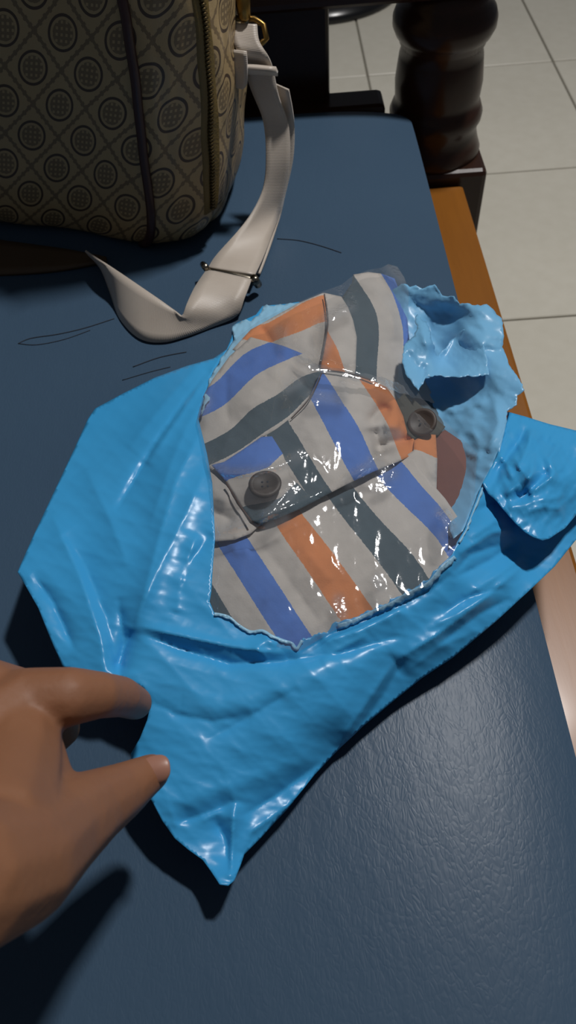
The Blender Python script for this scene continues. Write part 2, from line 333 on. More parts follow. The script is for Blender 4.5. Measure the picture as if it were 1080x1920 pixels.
# ------------------------------------------------------------------ cushion with crown and soft edge
def cushion():
    b = bmesh.new(); x0, x1, y0, y1, z0, z1 = -.60, .1395, -1.0, .803, RZ+.001, S+.002; nx, ny = 90, 190; R = .018
    def zt(x, y):
        z = z1; dx = min(x-x0, x1-x); dy = min(y-y0, y1-y)
        z -= .013*math.exp(-max(dx, 0)/.045)+.004*math.exp(-max(dy, 0)/.03)
        z += .0022*mnoise.noise(Vector((x*5+3, y*4, 0)))
        return z
    gr = []
    for j in range(ny+1):
        row = []
        for i in range(nx+1):
            u = i/nx; v = j/ny; u = .5-.5*math.cos(math.pi*u) if True else u
            x = x0+(x1-x0)*u; y = y0+(y1-y0)*(.5-.5*math.cos(math.pi*v)); 
            # round the plan corners
            cx, cy = (x0+x1)/2, (y0+y1)/2; rr = .016
            ex = abs(x-cx)-((x1-x0)/2-rr); ey = abs(y-cy)-((y1-y0)/2-rr)
            if ex > 0 and ey > 0:
                d = math.hypot(ex, ey); m_ = max(ex, ey)
                if d > 0: x = cx+math.copysign((x1-x0)/2-rr+ex*m_/d, x-cx); y = cy+math.copysign((y1-y0)/2-rr+ey*m_/d, y-cy)
            row.append(b.verts.new((x, y, zt(x, y))))
        gr.append(row)
    for j in range(ny):
        for i in range(nx): b.faces.new((gr[j][i], gr[j][i+1], gr[j+1][i+1], gr[j+1][i]))
    loop = gr[0][:]+[gr[j][nx] for j in range(1, ny+1)]+gr[ny][nx-1::-1]+[gr[j][0] for j in range(ny-1, 0, -1)]
    prev = loop; c = Vector(((x0+x1)/2, (y0+y1)/2, 0))
    for out, zz in ((.003, .93), (.0055, .8), (.006, .5), (.005, .2), (.001, .04), (-.02, 0)):
        new = []
        for v in loop:
            d = Vector((1 if v.co.x > x1-.02 else (-1 if v.co.x < x0+.02 else 0), 1 if v.co.y > y1-.02 else (-1 if v.co.y < y0+.02 else 0), 0))
            d = d.normalized() if d.length else d
            new.append(b.verts.new((v.co.x+d.x*out*.4, v.co.y+d.y*out*.4, z0+(v.co.z-z0)*zz)))
        n = len(loop)
        for k in range(n): b.faces.new((prev[k], new[k], new[(k+1) % n], prev[(k+1) % n]))
        prev = new
    b.faces.new(prev)
    bmesh.ops.recalc_face_normals(b, faces=b.faces); return b
cu = tag(obj('seat_cushion', cushion(), VINYL), 'long dark blue-grey grained vinyl cushion lying on the wooden bench', 'cushion')
# fine scuffs pressed in the vinyl
def scuff(pts, r=.0007):
    q = catmull([tuple(P(a, b_, S)) for a, b_ in pts], 6); q = [(p[0], p[1], S+.0002+czt(p[0], p[1])) for p in q]
    o = obj('crease_line', tube(q, r, 5), THREAD); o.parent = cu
def czt(x, y):
    dx = .1395-x; dy = .803-y; return .002-.013*math.exp(-max(dx, 0)/.045)-.004*math.exp(-max(dy, 0)/.03)+.0022*mnoise.noise(Vector((x*5+3, y*4, 0)))
def csurf(x, y): return S+czt(x, y)
scuff([(36, 648), (60, 638), (110, 630), (160, 618), (215, 600)], .0005); scuff([(36, 648), (70, 650), (120, 640), (170, 622)], .0004)
scuff([(520, 452), (560, 455), (600, 464), (640, 476)], .0005); scuff([(250, 690), (300, 672), (350, 662)], .0005); scuff([(230, 715), (280, 700), (320, 690)], .0004)
# ------------------------------------------------------------------ black round base on the floor
fb = thing('pedestal_base', (.13, 2.19, 0), 'glossy black round pedestal base standing on the tiles beyond the bench', 'stand')
adopt(obj('base_disc', lathe([(.205, 0), (.208, .006), (.203, .018), (.17, .034), (.10, .045), (.04, .055), (.03, .07)], .13, 2.19, 64), BLACKP), fb)
adopt(obj('pole', lathe([(.016, .06), (.016, .9)], .13, 2.19, 24), BLACKP), fb)

# ------------------------------------------------------------------ handbag
bag = thing('handbag', (-.28, .76, S), 'brown monogram canvas handbag with dark piping and beige strap standing on the cushion', 'bag')
sec = catmull([(-.56, .71), (-.40, .668), (-.26, .629), (-.18, .606), (-.128, .583), (-.10, .577), (-.075, .582), (-.057, .600), (-.046, .630), (-.038, .70), (-.045, .79), (-.10, .85), (-.30, .90), (-.52, .95)], 8)
BH = .285
def bag_pt(s, z):                            # s index along section, z 0..BH
    s = max(0, min(len(sec)-1, s)); i = int(math.floor(s)); f = s-i; p = sec[i]*(1-f)+sec[min(i+1, len(sec)-1)]*f
    cx, cy = -.25, .76; t = z/BH; k = 1.0
    if z < .035: k = 1-.10*(1-math.sqrt(max(0, 1-((.035-z)/.035)**2)))
    k += .035*math.sin(math.pi*min(1, t*1.1)); x = cx+(p[0]-cx)*k+.022*t; y = cy+(p[1]-cy)*k+.012*t
    w = .0035*mnoise.noise(Vector((s*.12, z*14, 2.0)))+.002*mnoise.noise(Vector((s*.35, z*30, 5.0)))
    d = Vector((x-cx, y-cy)).normalized(); return Vector((x+d.x*w, y+d.y*w, S+.0038+z))
def bag_body(s0, s1, name, mat, off=0.):
    b = bmesh.new(); uvl = b.loops.layers.uv.new('uv'); n = int((s1-s0)*2)+1; nz = 60; L = [0]; g = []
    ss = np.linspace(s0, s1, n)
    allL = np.concatenate([[0], np.cumsum(np.linalg.norm(np.diff(sec, axis=0), axis=1))])
    for j in range(nz+1):
        z = BH*(j/nz)**1.3; g.append([(b.verts.new(bag_pt(s, z)), np.interp(s, range(len(sec)), allL), z) for s in ss])
    for j in range(nz):
        for i in range(n-1):
            q = (g[j][i], g[j][i+1], g[j+1][i+1], g[j+1][i]); f = b.faces.new([a[0] for a in q])
            for lp, a in zip(f.loops, q): lp[uvl].uv = (a[1]*.93+.004, a[2]+.011)
    return b, g
S_PIPE = 35.0; S_ZIP = 51.5
b, g = bag_body(0, len(sec)-1, 'b', MONO)
for row, flip in ((g[0], False), (g[-1], True)):
    vs = [a[0] for a in row]; b.faces.new(vs if flip else vs[::-1])
lastc = [(r[-1][0], r[0][0]) for r in g]
for a, c in zip(lastc, lastc[1:]): b.faces.new((a[0], a[1], c[1], c[0]))
adopt(obj('canvas_body', b, MONO), bag)
def on_bag(s, z, out):
    p = bag_pt(s, z); a = bag_pt(s-.5, z); c = bag_pt(s+.5, z); t = (c-a); n = Vector((t.y, -t.x, 0)).normalized(); return p+n*out
adopt(obj('piping', tube([on_bag(S_PIPE, z, .0015) for z in np.linspace(.001, BH, 50)], .0038, 10), PIPE), bag)
def strip(sfun, w, out, name, mat, z0=.03):
    b = bmesh.new(); prev = None
    for z in np.linspace(z0, BH, 60):
        s = sfun(z); row = [b.verts.new(on_bag(s-w, z, 0)), b.verts.new(on_bag(s-w*.8, z, out)), b.verts.new(on_bag(s+w*.8, z, out)), b.verts.new(on_bag(s+w, z, 0))]
        if prev:
            for i in range(3): b.faces.new((prev[i], prev[i+1], row[i+1], row[i]))
        prev = row
    return adopt(obj(name, b, mat), bag)
zt_ = strip(lambda z: S_ZIP, 2.3, .0014, 'zip_tape', ZIPM)
bt = bmesh.new()
for z in np.arange(.035, BH, .0028): bmesh.ops.create_cube(bt, size=1, matrix=Matrix.Translation(on_bag(S_ZIP, z, .0022)) @ Matrix.Rotation(.9, 4, 'Z') @ Matrix.Diagonal((.004, .003, .0016, 1)))
zz = obj('zip_teeth', bt, simple('antique_brass', lin((96, 80, 46)), .4, .6)); zz.parent = zt_; zz['kind'] = 'stuff'
# ring that holds the strap
def ribbon(name, secs, mat, thick=.0016, sub=6, parent=bag):
    A = catmull([tuple(P(a[0], a[1], a[2])) for a, c in secs], sub); B = catmull([tuple(P(c[0], c[1], c[2])) for a, c in secs], sub)
    b = bmesh.new(); uvl = b.loops.layers.uv.new('uv'); rows = []; L = 0; nw = 6
    for k in range(len(A)):
        if k: L += np.linalg.norm((A[k]+B[k])/2-(A[k-1]+B[k-1])/2)
        rows.append([(b.verts.new(Vector(A[k]*(1-t)+B[k]*t)), t, L) for t in np.linspace(0, 1, nw)])
    for r0, r1 in zip(rows, rows[1:]):
        for i in range(nw-1):
            q = (r0[i], r0[i+1], r1[i+1], r1[i]); f = b.faces.new([a[0] for a in q])
            for lp, a in zip(f.loops, q): lp[uvl].uv = (a[1], a[2])
    o = adopt(obj(name, b, mat), parent); m_ = o.modifiers.new('t', 'SOLIDIFY'); m_.thickness = thick; m_.offset = 0; return o
RH = .572
def rrect(c0, c1, c2, c3):
    pts = [P(*c0), P(*c1), P(*c2), P(*c3)]; out = []
    for i in range(4):
        a, b_, c = pts[i-1], pts[i], pts[(i+1) % 4]
        for t in (0, .33, .66, 1): 
            p = b_+(a-b_)*.22*(1-t)+(c-b_)*.22*t; out.append(p)
    return out
adopt(obj('strap_ring', tube(rrect((424, 34, RH+.004), (492, 36, RH+.004), (502, 84, RH-.010), (421, 92, RH-.012)), .0022, 10, True), GOLD), bag)
adopt(obj('ring_tab', tube([P(448, -45, .60), P(455, 0, .588), P(458, 30, .579), P(460, 42, .572)], [.006, .006, .005, .003], 10), GOLD), bag)
ribbon('strap', [((434, 44, .574), (482, 46, .574)), ((436, 70, .568), (486, 76, .566)), ((444, 95, .561), (502, 104, .557)), ((455, 116, .550), (512, 130, .545)), ((470, 165, .53), (523, 182, .525)), ((494, 230, .505), (541, 235, .50)),
    ((499, 300, .48), (543, 300, .475)), ((493, 355, .46), (534, 355, .452)), ((472, 400, .448), (524, 400, .434)), ((440, 440, .441), (510, 440, .431)), ((405, 480, .438), (494, 482, .433)), ((391, 502, .438), (478, 516, .437))], STRAP)
ribbon('strap_underlayer', [((500, 150, .53), (541, 168, .53)), ((515, 200, .51), (549, 210, .51)), ((520, 240, .495), (552, 240, .492)), ((526, 300, .47), (549, 300, .467)), ((518, 370, .445), (533, 370, .44)), ((505, 420, .430), (524, 410, .428)), ((482, 470, .4255), (506, 466, .4255)), ((462, 508, .4245), (488, 514, .4245))], STRAP, .0014)
ribbon('strap_loop', [((388, 506, .4385), (472, 524, .4385)), ((366, 538, .441), (459, 558, .436)), ((350, 570, .442), (444, 592, .4255)), ((341, 592, .437), (398, 613, .4225)), ((326, 581, .440), (350, 631, .4225)), ((300, 562, .444), (305, 642, .4225)), ((262, 536, .447), (262, 635, .4225)),
    ((226, 512, .448), (226, 598, .4225)), ((197, 494, .448), (207, 548, .4225)), ((180, 484, .446), (190, 505, .4225)), ((160, 470, .442), (168, 480, .4225))], STRAP)
ribbon('strap_fold', [((447, 122, .552), (517, 130, .549)), ((452, 134, .546), (521, 138, .543))], STRAP, .004, 3)
ribbon('strap_end', [((430, 92, .562), (462, 96, .562)), ((428, 120, .552), (464, 130, .550)), ((427, 150, .541), (463, 158, .539)), ((440, 163, .536), (455, 166, .535))], STRAP, .0018, 3)
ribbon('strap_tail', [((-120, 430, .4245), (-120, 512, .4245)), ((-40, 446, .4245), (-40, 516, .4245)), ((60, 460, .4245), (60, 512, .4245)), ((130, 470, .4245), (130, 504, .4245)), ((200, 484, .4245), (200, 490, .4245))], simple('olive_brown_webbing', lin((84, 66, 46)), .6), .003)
sl = adopt(obj('slider_buckle', tube([P(384, 500, .437), P(388, 507, .4375), P(430, 514, .4365), P(474, 525, .437), P(480, 532, .434)], .0026, 10), NICKEL), bag)
adopt(obj('slider_knob', tube([P(381, 496, .436), P(386, 502, .442)], .0028, 10), NICKEL), bag)
adopt(obj('slider_knob', tube([P(476, 521, .440), P(484, 534, .430)], .0034, 10), NICKEL), bag)

# ------------------------------------------------------------------ torn blue mailing bag
mail = thing('mailing_bag', P(520, 1100, S), 'torn bright blue plastic mailing bag, ripped open over the striped shirt', 'bag')
# heights over the cushion (cm)
Zc = [(35,1070,5.0),(100,920,4.0),(180,765,2.6),(260,730,2.6),(330,690,2.6),(400,668,2.8),(440,620,3.0),(300,800,4.6),(250,900,5.0),(200,980,4.8),(150,1080,5.2),(330,950,5.6),(380,790,5.2),(392,860,5.6),(402,960,5.7),(400,1060,5.6),(398,1130,5.4),(330,1080,5.6),
      (115,1245,4.6),(180,1180,5.2),(215,1262,4.9),(285,1320,4.4),(245,1410,3.4),(285,1500,3.4),(330,1570,2.6),(385,1618,2.4),(430,1660,2.6),(455,1605,1.8),(470,1190,5.0),(560,1217,4.9),(640,1165,4.9),(690,1145,4.9),(760,1110,5.2),(840,1050,5.4),
      (250,1190,5.2),(300,1260,4.8),(400,1250,4.7),(400,1350,4.2),(500,1320,4.3),(600,1280,4.4),(700,1220,4.2),(450,1450,3.2),(380,1500,3.2),(550,1400,3.3),(640,1340,3.3),(600,1440,1.3),(640,1400,1.2),(740,1310,1.6),(850,1230,1.9),(930,1165,2.4),(1000,1100,2.6),
      (800,1150,4.0),(900,1060,4.0),(890,950,5.1),(920,870,4.4),(950,800,3.4),(1000,790,3.0),(1080,815,2.6),(1130,830,2.2),(1080,1010,2.0),(1130,960,2.0),(1000,940,3.6),(520,1540,1.4),(980,1050,2.4)]
ztps = TPS([(a, b_) for a, b_, c in Zc], [c/100 for a, b_, c in Zc], 2e-4)
CR = [([(395,690),(340,760),(290,830),(215,960)], -4.2, 8,'a'), ([(390,700),(330,790),(275,870)], 3.0, 9), ([(395,660),(330,730),(240,840)], 1.8, 14), ([(400,720),(350,800),(320,870),(280,990)], 1.6, 14),
      ([(385,790),(330,900),(300,1000),(255,1170)], 2.4, 16), ([(398,1000),(350,1060),(330,1140)], -2.0, 9), ([(370,1000),(340,1090),(330,1150)], 2.0, 9), ([(250,1180),(290,1080),(350,960),(385,880)], 2.2, 14),
      ([(120,1000),(160,1060),(200,1160),(225,1270)], -3.4, 20), ([(95,960),(150,1080),(190,1200),(200,1280)], 2.6, 14), ([(60,1075),(100,1130),(140,1220)], -2.5, 8), ([(160,880),(200,960),(240,1060)], 1.8, 18),
      ([(247,1180),(330,1215),(430,1245),(520,1242),(640,1225),(760,1190)], -5.4, 10,'a'), ([(250,1172),(340,1192),(440,1213),(540,1226)], 3.6, 10), ([(215,1262),(240,1200),(250,1180)], -3, 9), ([(222,1120),(232,1200),(222,1280)], -2.2, 8),
      ([(260,1300),(330,1340),(400,1352),(470,1340)], -1.6, 12), ([(340,1320),(420,1330),(520,1300),(640,1240)], 2.0, 26,'g'), ([(380,1390),(440,1360),(560,1290)], -1.4, 10), ([(300,1520),(420,1480),(560,1430),(620,1400)], 1.6, 20,'g'),
      ([(330,1545),(400,1520),(440,1505)], -3.0, 10,'a'), ([(440,1505),(436,1560),(432,1650)], 3.6, 9), ([(455,1530),(520,1490),(600,1430)], -1.4, 7), ([(455,1600),(470,1560),(540,1510),(615,1430)], 2.0, 8), ([(400,1530),(425,1580),(430,1640)], -3.0, 12),
      ([(740,1240),(700,1300),(630,1400)], 2.4, 9), ([(760,1230),(720,1300),(670,1370)], -2.4, 11), ([(560,1225),(620,1190),(720,1150),(800,1110),(850,1075)], -2.4, 7), ([(600,1205),(680,1180),(760,1140)], 2.2, 8),
      ([(985,1055),(900,1130),(820,1190),(740,1240)], 4.2, 14), ([(850,1085),(920,1050),(975,1010)], -1.8, 7), ([(870,1120),(930,1080),(985,1040)], 1.5, 7), ([(830,1150),(880,1120),(950,1100)], -1.6, 6), ([(800,1180),(860,1150),(920,1110)], 1.4, 6), ([(820,1210),(900,1150),(960,1120)], -1.6, 7),
      ([(890,960),(930,940),(970,985)], -2.2, 8), ([(860,1040),(920,1000),(960,990)], 2.4, 8), ([(850,1075),(880,1040),(940,1020)], -2.0, 7), ([(880,1010),(930,975),(950,985)], 1.6, 7), ([(760,1260),(830,1210),(900,1180)], 1.2, 9), ([(520,1212),(500,1200),(480,1215),(505,1240)], 1.5, 6), ([(600,1240),(640,1215),(690,1190)], 1.4, 7)]
def front_z(xy):
    return ztps(xy)+creases(xy, CR)+wavy(xy, 3, 110, 1.2, 5, 2.2, 1.2)+wavy(xy, 4, 40, .35, 5)
HOLE = [(445,606),(436,640),(420,665),(398,700),(384,740),(372,785),(388,850),(398,905),(401,960),(403,1010),(399,1060),(396,1110),(393,1128),(402,1150),(428,1156),(448,1172),(470,1184),(492,1182),(510,1192),(530,1200),(548,1206),(556,1216),(566,1200),(590,1190),(612,1186),(630,1166),(660,1160),(690,1146),(730,1128),(768,1106),(800,1090),(824,1062),(848,1040),(858,1015),(872,992),(880,970),(893,938),(905,905),(925,870),(940,830),(950,792),(952,772)]
OUT = [(985,782),(1030,796),(1080,808),(1135,822),(1150,950),(1080,1012),(1040,1062),(1000,1100),(930,1165),(850,1232),(790,1272),(740,1312),(680,1362),(640,1400),(590,1452),(540,1515),(490,1570),(458,1602),(450,1625),(440,1650),(428,1660),(412,1658),(395,1632),(380,1612),(352,1592),(328,1572),(305,1540),(285,1502),(262,1470),(248,1440),(246,1412),(262,1385),(276,1350),(284,1315),(270,1290),(230,1270),(180,1262),(150,1262),(118,1250),(96,1200),(72,1140),(52,1105),(33,1072),(60,1010),(100,925),(140,840),(165,785),(178,766),(230,738),(290,708),(350,686),(400,672),(425,655),(434,630)]
fp = sheet('front_panel', HOLE+OUT, front_z, POLY, mail, 4.5, 2.2, (13, 31), 3, .0004)
# back of the bag under it, resting on the cushion
BZ = TPS([(35,1070),(180,765),(440,620),(115,1245),(285,1500),(430,1660),(640,1400),(1000,1100),(1130,960),(1080,810),(500,900),(300,1000),(700,1150),(400,1400),(850,900),(560,700),(250,1300),(160,1000)],
         [.048,.024,.028,.044,.032,.024,.010,.012,.018,.024,.004,.006,.004,.006,.006,.006,.014,.014], 1e-4)
INB = [(440,640),(434,612),(446,604),(462,598),(480,590),(492,574),(510,572),(535,570),(560,566),(620,590),(740,620),(800,680),(900,760)]
def back_z(xy):
    return np.clip(BZ(xy)+wavy(xy, 8, 50, 1.0, 5), .0035, .06)
bp_ = sheet('back_panel', OUT+INB[::-1][::-1][:0]+[(434,612),(446,604),(462,598),(480,590),(492,574),(510,572),(535,570),(560,566),(620,590),(740,620),(830,690),(905,770),(945,800)], lambda q: np.minimum(back_z(q), np.maximum(front_z(q)-.003, .003)), POLY, mail, 9, 0, None, 4, .0003)
# pale torn fringe behind the upper left of the shirt
sheet('torn_fringe', [(398,700),(418,668),(434,645),(438,628),(436,612),(446,605),(460,599),(470,600),(484,592),(494,576),(500,572),(514,574),(530,571),(552,568),(566,567),(556,580),(520,596),(490,616),(462,640),(440,662),(420,700),(404,724),(386,760),(376,782),(384,740)],
      lambda q: np.maximum(front_z(q), .02)+.002+wavy(q, 21, 18, 2.0), EDGE, mail, 4, 1.5, None, 9, .0002)
# inner face of the bag rising on the right of the shirt
IZ = TPS([(735,545),(760,532),(820,535),(850,556),(930,583),(944,650),(980,730),(958,770),(790,600),(830,655),(870,612),(905,640),(850,590),(930,700),(870,740),(800,750),(900,770),(930,810),(870,850),(895,925),(850,980),(840,880),(760,700),(750,620),(885,800),(915,860)],
         [3.0,3.8,4.2,4.2,4.6,4.3,4.6,4.2,2.4,1.6,3.8,4.6,2.7,4.4,2.3,1.8,3.2,4.3,2.6,4.2,4.4,1.8,1.8,2.2,3.0,4.2], 1e-5)
IC = [([(800,560),(860,575),(925,590)], 2.0, 8), ([(882,610),(850,655),(830,690)], 3.0, 8,'a'), ([(900,770),(870,800),(840,850)], 2.0, 9), ([(925,745),(935,790),(915,850)], 3, 9), ([(880,790),(900,840),(890,900)], 2.0, 8), ([(830,775),(870,765),(915,750)], 2.5, 7), ([(905,650),(925,660),(950,655)], -1.6, 7), ([(850,820),(880,850),(900,860)], 1.8, 6), ([(770,560),(800,590),(810,640)], -2, 8)]
sheet('inner_face', [(722,560),(738,540),(758,532),(768,537),(780,534),(792,541),(806,534),(815,533),(822,546),(834,556),(850,557),(862,568),(885,571),(912,571),(926,580),(940,597),(945,615),(943,650),(952,675),(964,700),(976,712),(982,730),(972,742),(968,758),(955,768),(950,780),(948,800),(936,850),(915,888),(893,938),(880,972),(868,995),(850,1010),(836,975),(850,900),(830,830),(800,790),(770,750),(745,700),(735,640),(728,600)],
      lambda q: IZ(q)/100+creases(q, IC)+wavy(q, 31, 45, 1.6, 6)+wavy(q, 32, 18, .6), POLYIN, mail, 5, 1.6, (0, 26), 12, .0003)
FZ = TPS([(756,650),(780,628),(785,592),(812,640),(825,668),(850,632),(870,617),(905,655),(916,705),(860,707),(800,703),(785,733),(760,700)], [4.2,4.2,3.6,4.2,2.8,3.0,3.8,4.3,4.2,4.2,4.4,4.4,4.5], 1e-5)
sheet('torn_flap', [(756,652),(764,638),(778,629),(781,615),(778,594),(784,588),(790,600),(800,603),(806,620),(812,645),(822,668),(832,655),(845,640),(856,628),(866,620),(872,617),(884,628),(900,636),(912,660),(917,704),(880,706),(850,707),(815,704),(800,706),(790,722),(785,734),(772,716),(760,700),(755,680)],
      lambda q: FZ(q)/100+.002+creases(q, [([(785,600),(800,650),(815,700)], 2.6, 8), ([(825,670),(850,690),(860,706)], -1.6, 7), ([(762,660),(785,690),(800,703)], -2.2, 8), ([(797,680),(790,730)], -1.8, 5)])+wavy(q, 41, 24, 1.3), POLYIN, mail, 4, 1.2, None, 15, .0003)
# folded-over right corner lying over the front panel
SF = [(905,905),(925,868),(940,830),(950,790),(956,773),(985,781),(1030,795),(1080,807),(1140,822),(1160,900),(1080,966),(1060,990),(1045,1000),(1030,1010),(1018,1013),(1002,1008),(985,998),(968,982),(955,968),(944,955),(932,940),(915,925)]
SZ = TPS([(905,905),(950,790),(1030,795),(1130,822),(1150,900),(1080,966),(1045,1000),(1018,1012),(968,982),(932,940),(1000,880),(1050,900)], [5.0,4.2,3.8,3.4,3.4,3.6,4.2,4.6,5.0,5.2,5.2,5.0], 1e-5)
SCR = [([(990,800),(965,840),(935,880),(915,915)], -2.6, 6), ([(1000,805),(985,850),(970,880)], 2.6, 7), ([(1038,870),(1010,905),(960,945)], -2.4, 5), ([(1045,885),(1020,905),(990,925)], 3.0, 6), ([(1000,850),(995,890),(975,930)], 2.2, 7), ([(960,850),(975,880),(1000,905)], 2, 6), ([(1050,830),(1030,860),(1040,890)], 2.2, 8), ([(945,930),(975,905),(1010,880)], 2.4, 7), ([(950,955),(1000,940),(1060,930)], 1.6, 10), ([(1010,820),(1060,850),(1090,870)], -1.8, 10), ([(935,850),(950,870),(960,900)], 2.0, 5), ([(985,960),(1020,950),(1060,955)], 1.5, 8)]
sheet('folded_corner', SF, lambda q: np.maximum(SZ(q)/100+1.25*creases(q, SCR)+wavy(q, 51, 60, 2.2, 5)+wavy(q, 52, 40, .8), front_z(q)+.003), POLY, mail, 4.5, 0, None, 18, .0004)
# pale stretched lip along the tear
def lip(pts, w, name='torn_lip', dz=.0012, seed=1):
    c = catmull([(a, b_) for a, b_ in pts], 5); r = np.random.RandomState(seed); t = np.gradient(c, axis=0); n = np.column_stack([t[:,1], -t[:,0]])/(np.linalg.norm(t, axis=1)[:,None]+1e-9)
    wd = w*(.45+.55*r.rand(len(c))); poly = list(map(tuple, c+n*2))+list(map(tuple, (c-n*wd[:,None])[::-1]))
    sheet(name, poly, lambda q: front_z(q)+dz+wavy(q, seed, 12, .8), EDGE, mail, 4, 0, None, seed, .0002)
lip([(850,1040),(824,1062),(800,1090),(768,1106),(730,1128),(690,1146),(660,1160),(632,1168)], -17, seed=2)
lip([(402,1150),(428,1156),(448,1172),(470,1184),(492,1182),(510,1192),(530,1200),(548,1206),(556,1216),(566,1200)], 5, seed=3)
lip([(905,905),(893,938),(880,970),(872,992),(858,1015)], -8, seed=5)
# ------------------------------------------------------------------ shirt
shirt = thing('striped_shirt', P(600, 880, S+.005), 'folded cotton shirt with blue, orange, cream and slate stripes inside the torn mailing bag', 'shirt')
def spts(d):
    p, v = [], []
    for s, L in d.items():
        for q in L: p.append(q); v.append(s)
    f = TPS(p, v, 3e-3); return f
def piece(name, poly, zc, sd, cr=(), seed=0, step=5, mat=STRIPE, wv=1.0):
    zt = TPS([(a, b_) for a, b_, c in zc], [c/100 for a, b_, c in zc], 1e-4); sf = spts(sd) if sd else None
    return sheet(name, poly, lambda q: zt(q)+creases(q, cr)+wavy(q, seed, 70, wv*.8, 5), mat, shirt, step, 0, None, seed, .0006, sf)
piece('folded_front', [(385,1020),(400,1000),(440,985),(480,972),(560,945),(610,920),(660,895),(700,875),(735,858),(775,860),(800,895),(835,935),(862,975),(872,1000),(858,1050),(820,1100),(760,1140),(650,1195),(560,1240),(470,1225),(395,1180),(370,1100)],
      [(385,1020,4.0),(480,972,4.6),(610,920,4.6),(735,858,4.4),(862,985,4.2),(820,1090,4.0),(650,1190,4.0),(560,1235,3.8),(395,1170,3.8),(600,1050,5.0),(450,1080,4.6),(740,980,4.8)],
      {0:[(420,1041),(513,1187),(466,1113)], 1:[(466,1013),(578,1184),(522,1098)], 2:[(513,977),(630,1153),(570,1062)], 3:[(567,966),(600,1006),(680,1114)], 4:[(619,937),(739,1095),(678,1014)], 5:[(661,914),(789,1064),(725,990)], 6:[(722,912),(822,1012),(770,960)], 7:[(767,881),(822,945)], 8:[(815,880),(865,945)], -1:[(388,1080),(460,1200)]},
      [([(470,1000),(530,1070),(600,1170)], -1.6, 14), ([(430,1020),(445,1035),(470,1030)], 1.6, 6), ([(560,1020),(620,1090)], 1, 14)], 61)
piece('inner_layer', [(640,560),(660,530),(662,515),(690,510),(715,513),(740,522),(752,555),(764,600),(770,660),(800,720),(840,790),(900,850),(890,930),(850,985),(800,900),(740,850),(640,720),(610,690),(614,620)],
      [(660,515,3.0),(740,525,2.6),(764,600,2.4),(800,720,1.8),(900,850,1.6),(850,985,2.8),(740,850,3.0),(610,690,3.8),(640,560,3.6),(700,620,4.0),(700,560,3.8)],
      {3:[(600,620),(632,690)], 4:[(655,586),(669,632),(663,689),(665,730)], 5:[(679,543),(700,576),(709,624),(705,692),(705,740)], 5.4:[(735,700),(745,740)], 6:[(715,514),(734,543),(751,586),(757,610),(756,680)], 6.6:[(750,530),(766,590)], 4.5:[(760,760),(800,790),(700,800)], 4.2:[(850,850),(800,850)]},
      [([(665,525),(700,545),(735,590),(740,640)], 2.2, 8), ([(670,590),(700,620),(705,690)], -1.5, 12)], 62)
piece('collar_stand', [(436,655),(470,618),(520,590),(560,568),(606,549),(612,552),(614,600),(608,650),(600,692),(590,700),(540,668),(500,655),(460,664)],
      [(436,655,4.0),(520,590,4.0),(606,549,4.0),(614,600,4.6),(600,692,4.5),(500,655,4.3),(550,620,4.8)],
      {8:[(519,636),(560,624),(601,603),(500,650)], 9:[(500,615),(543,583),(565,569),(612,552)], 7.2:[(460,660),(540,668),(600,690)], 8.4:[(510,620)]},
      [([(488,612),(515,648)], -3.0, 8), ([(610,552),(614,600),(606,660)], -2.5, 6,'rf')], 63)
piece('back_yoke', [(608,549),(640,556),(652,575),(662,600),(669,632),(667,690),(664,706),(640,698),(600,690),(608,650),(614,600)],
      [(608,549,3.9),(652,575,4.0),(669,632,4.2),(667,700,4.6),(600,690,4.9),(614,600,4.5),(640,640,4.8)],
      {3:[(612,622),(632,650),(648,700)], 3.7:[(652,590),(662,650)], 2.4:[(606,660),(618,690)]}, [([(625,650),(650,690)], 1.6, 8)], 64)
piece('left_sleeve', [(380,745),(398,712),(430,668),(470,632),(500,640),(530,648),(570,664),(600,690),(606,698),(592,712),(578,748),(545,784),(520,806),(490,820),(455,846),(420,866),(395,880),(372,850),(364,790)],
      [(380,745,4.4),(430,668,4.4),(530,648,5.0),(606,698,5.2),(578,748,5.2),(490,820,5.0),(395,880,4.6),(364,790,4.2),(470,740,5.4),(540,710,5.4)],
      {7:[(406,718),(463,660),(514,640)], 6:[(379,779),(425,757),(480,702),(514,685),(560,665)], 5:[(391,830),(432,808),(468,769),(528,738),(601,699)], 4:[(401,868),(454,841),(487,817),(540,783),(593,728)]},
      [([(425,700),(425,760),(430,800)], -1.4, 8), ([(500,700),(540,690),(590,705)], 1.4, 9), ([(440,770),(520,740),(590,720)], 1.2, 12)], 65)
piece('placket', [(604,694),(640,698),(670,704),(700,714),(725,726),(742,750),(756,780),(764,812),(776,824),(774,852),(745,866),(700,884),(650,908),(600,934),(575,940),(545,930),(515,895),(500,850),(496,818),(520,803),(546,783),(580,745)],
      [(604,694,5.3),(700,714,5.0),(756,780,4.4),(776,824,4.0),(745,866,4.8),(650,908,5.2),(545,930,5.2),(500,830,5.2),(580,745,5.6),(630,800,5.8),(700,800,5.2)],
      {4:[(500,818),(533,858),(575,925)], 5:[(543,798),(572,846),(601,894)], 6:[(580,740),(609,796),(638,853)], 7:[(604,697),(638,750),(671,800),(690,842)], 8:[(669,706),(705,759),(730,800)], 9:[(735,722),(765,790)]},
      [([(690,795),(715,765),(735,768)], -5.0, 8), ([(700,840),(740,828),(775,822)], -5.0, 8), ([(702,800),(710,840),(720,856)], -5, 9), ([(720,800),(750,800)], 3, 9), ([(560,770),(620,880)], 1.2, 20)], 66)
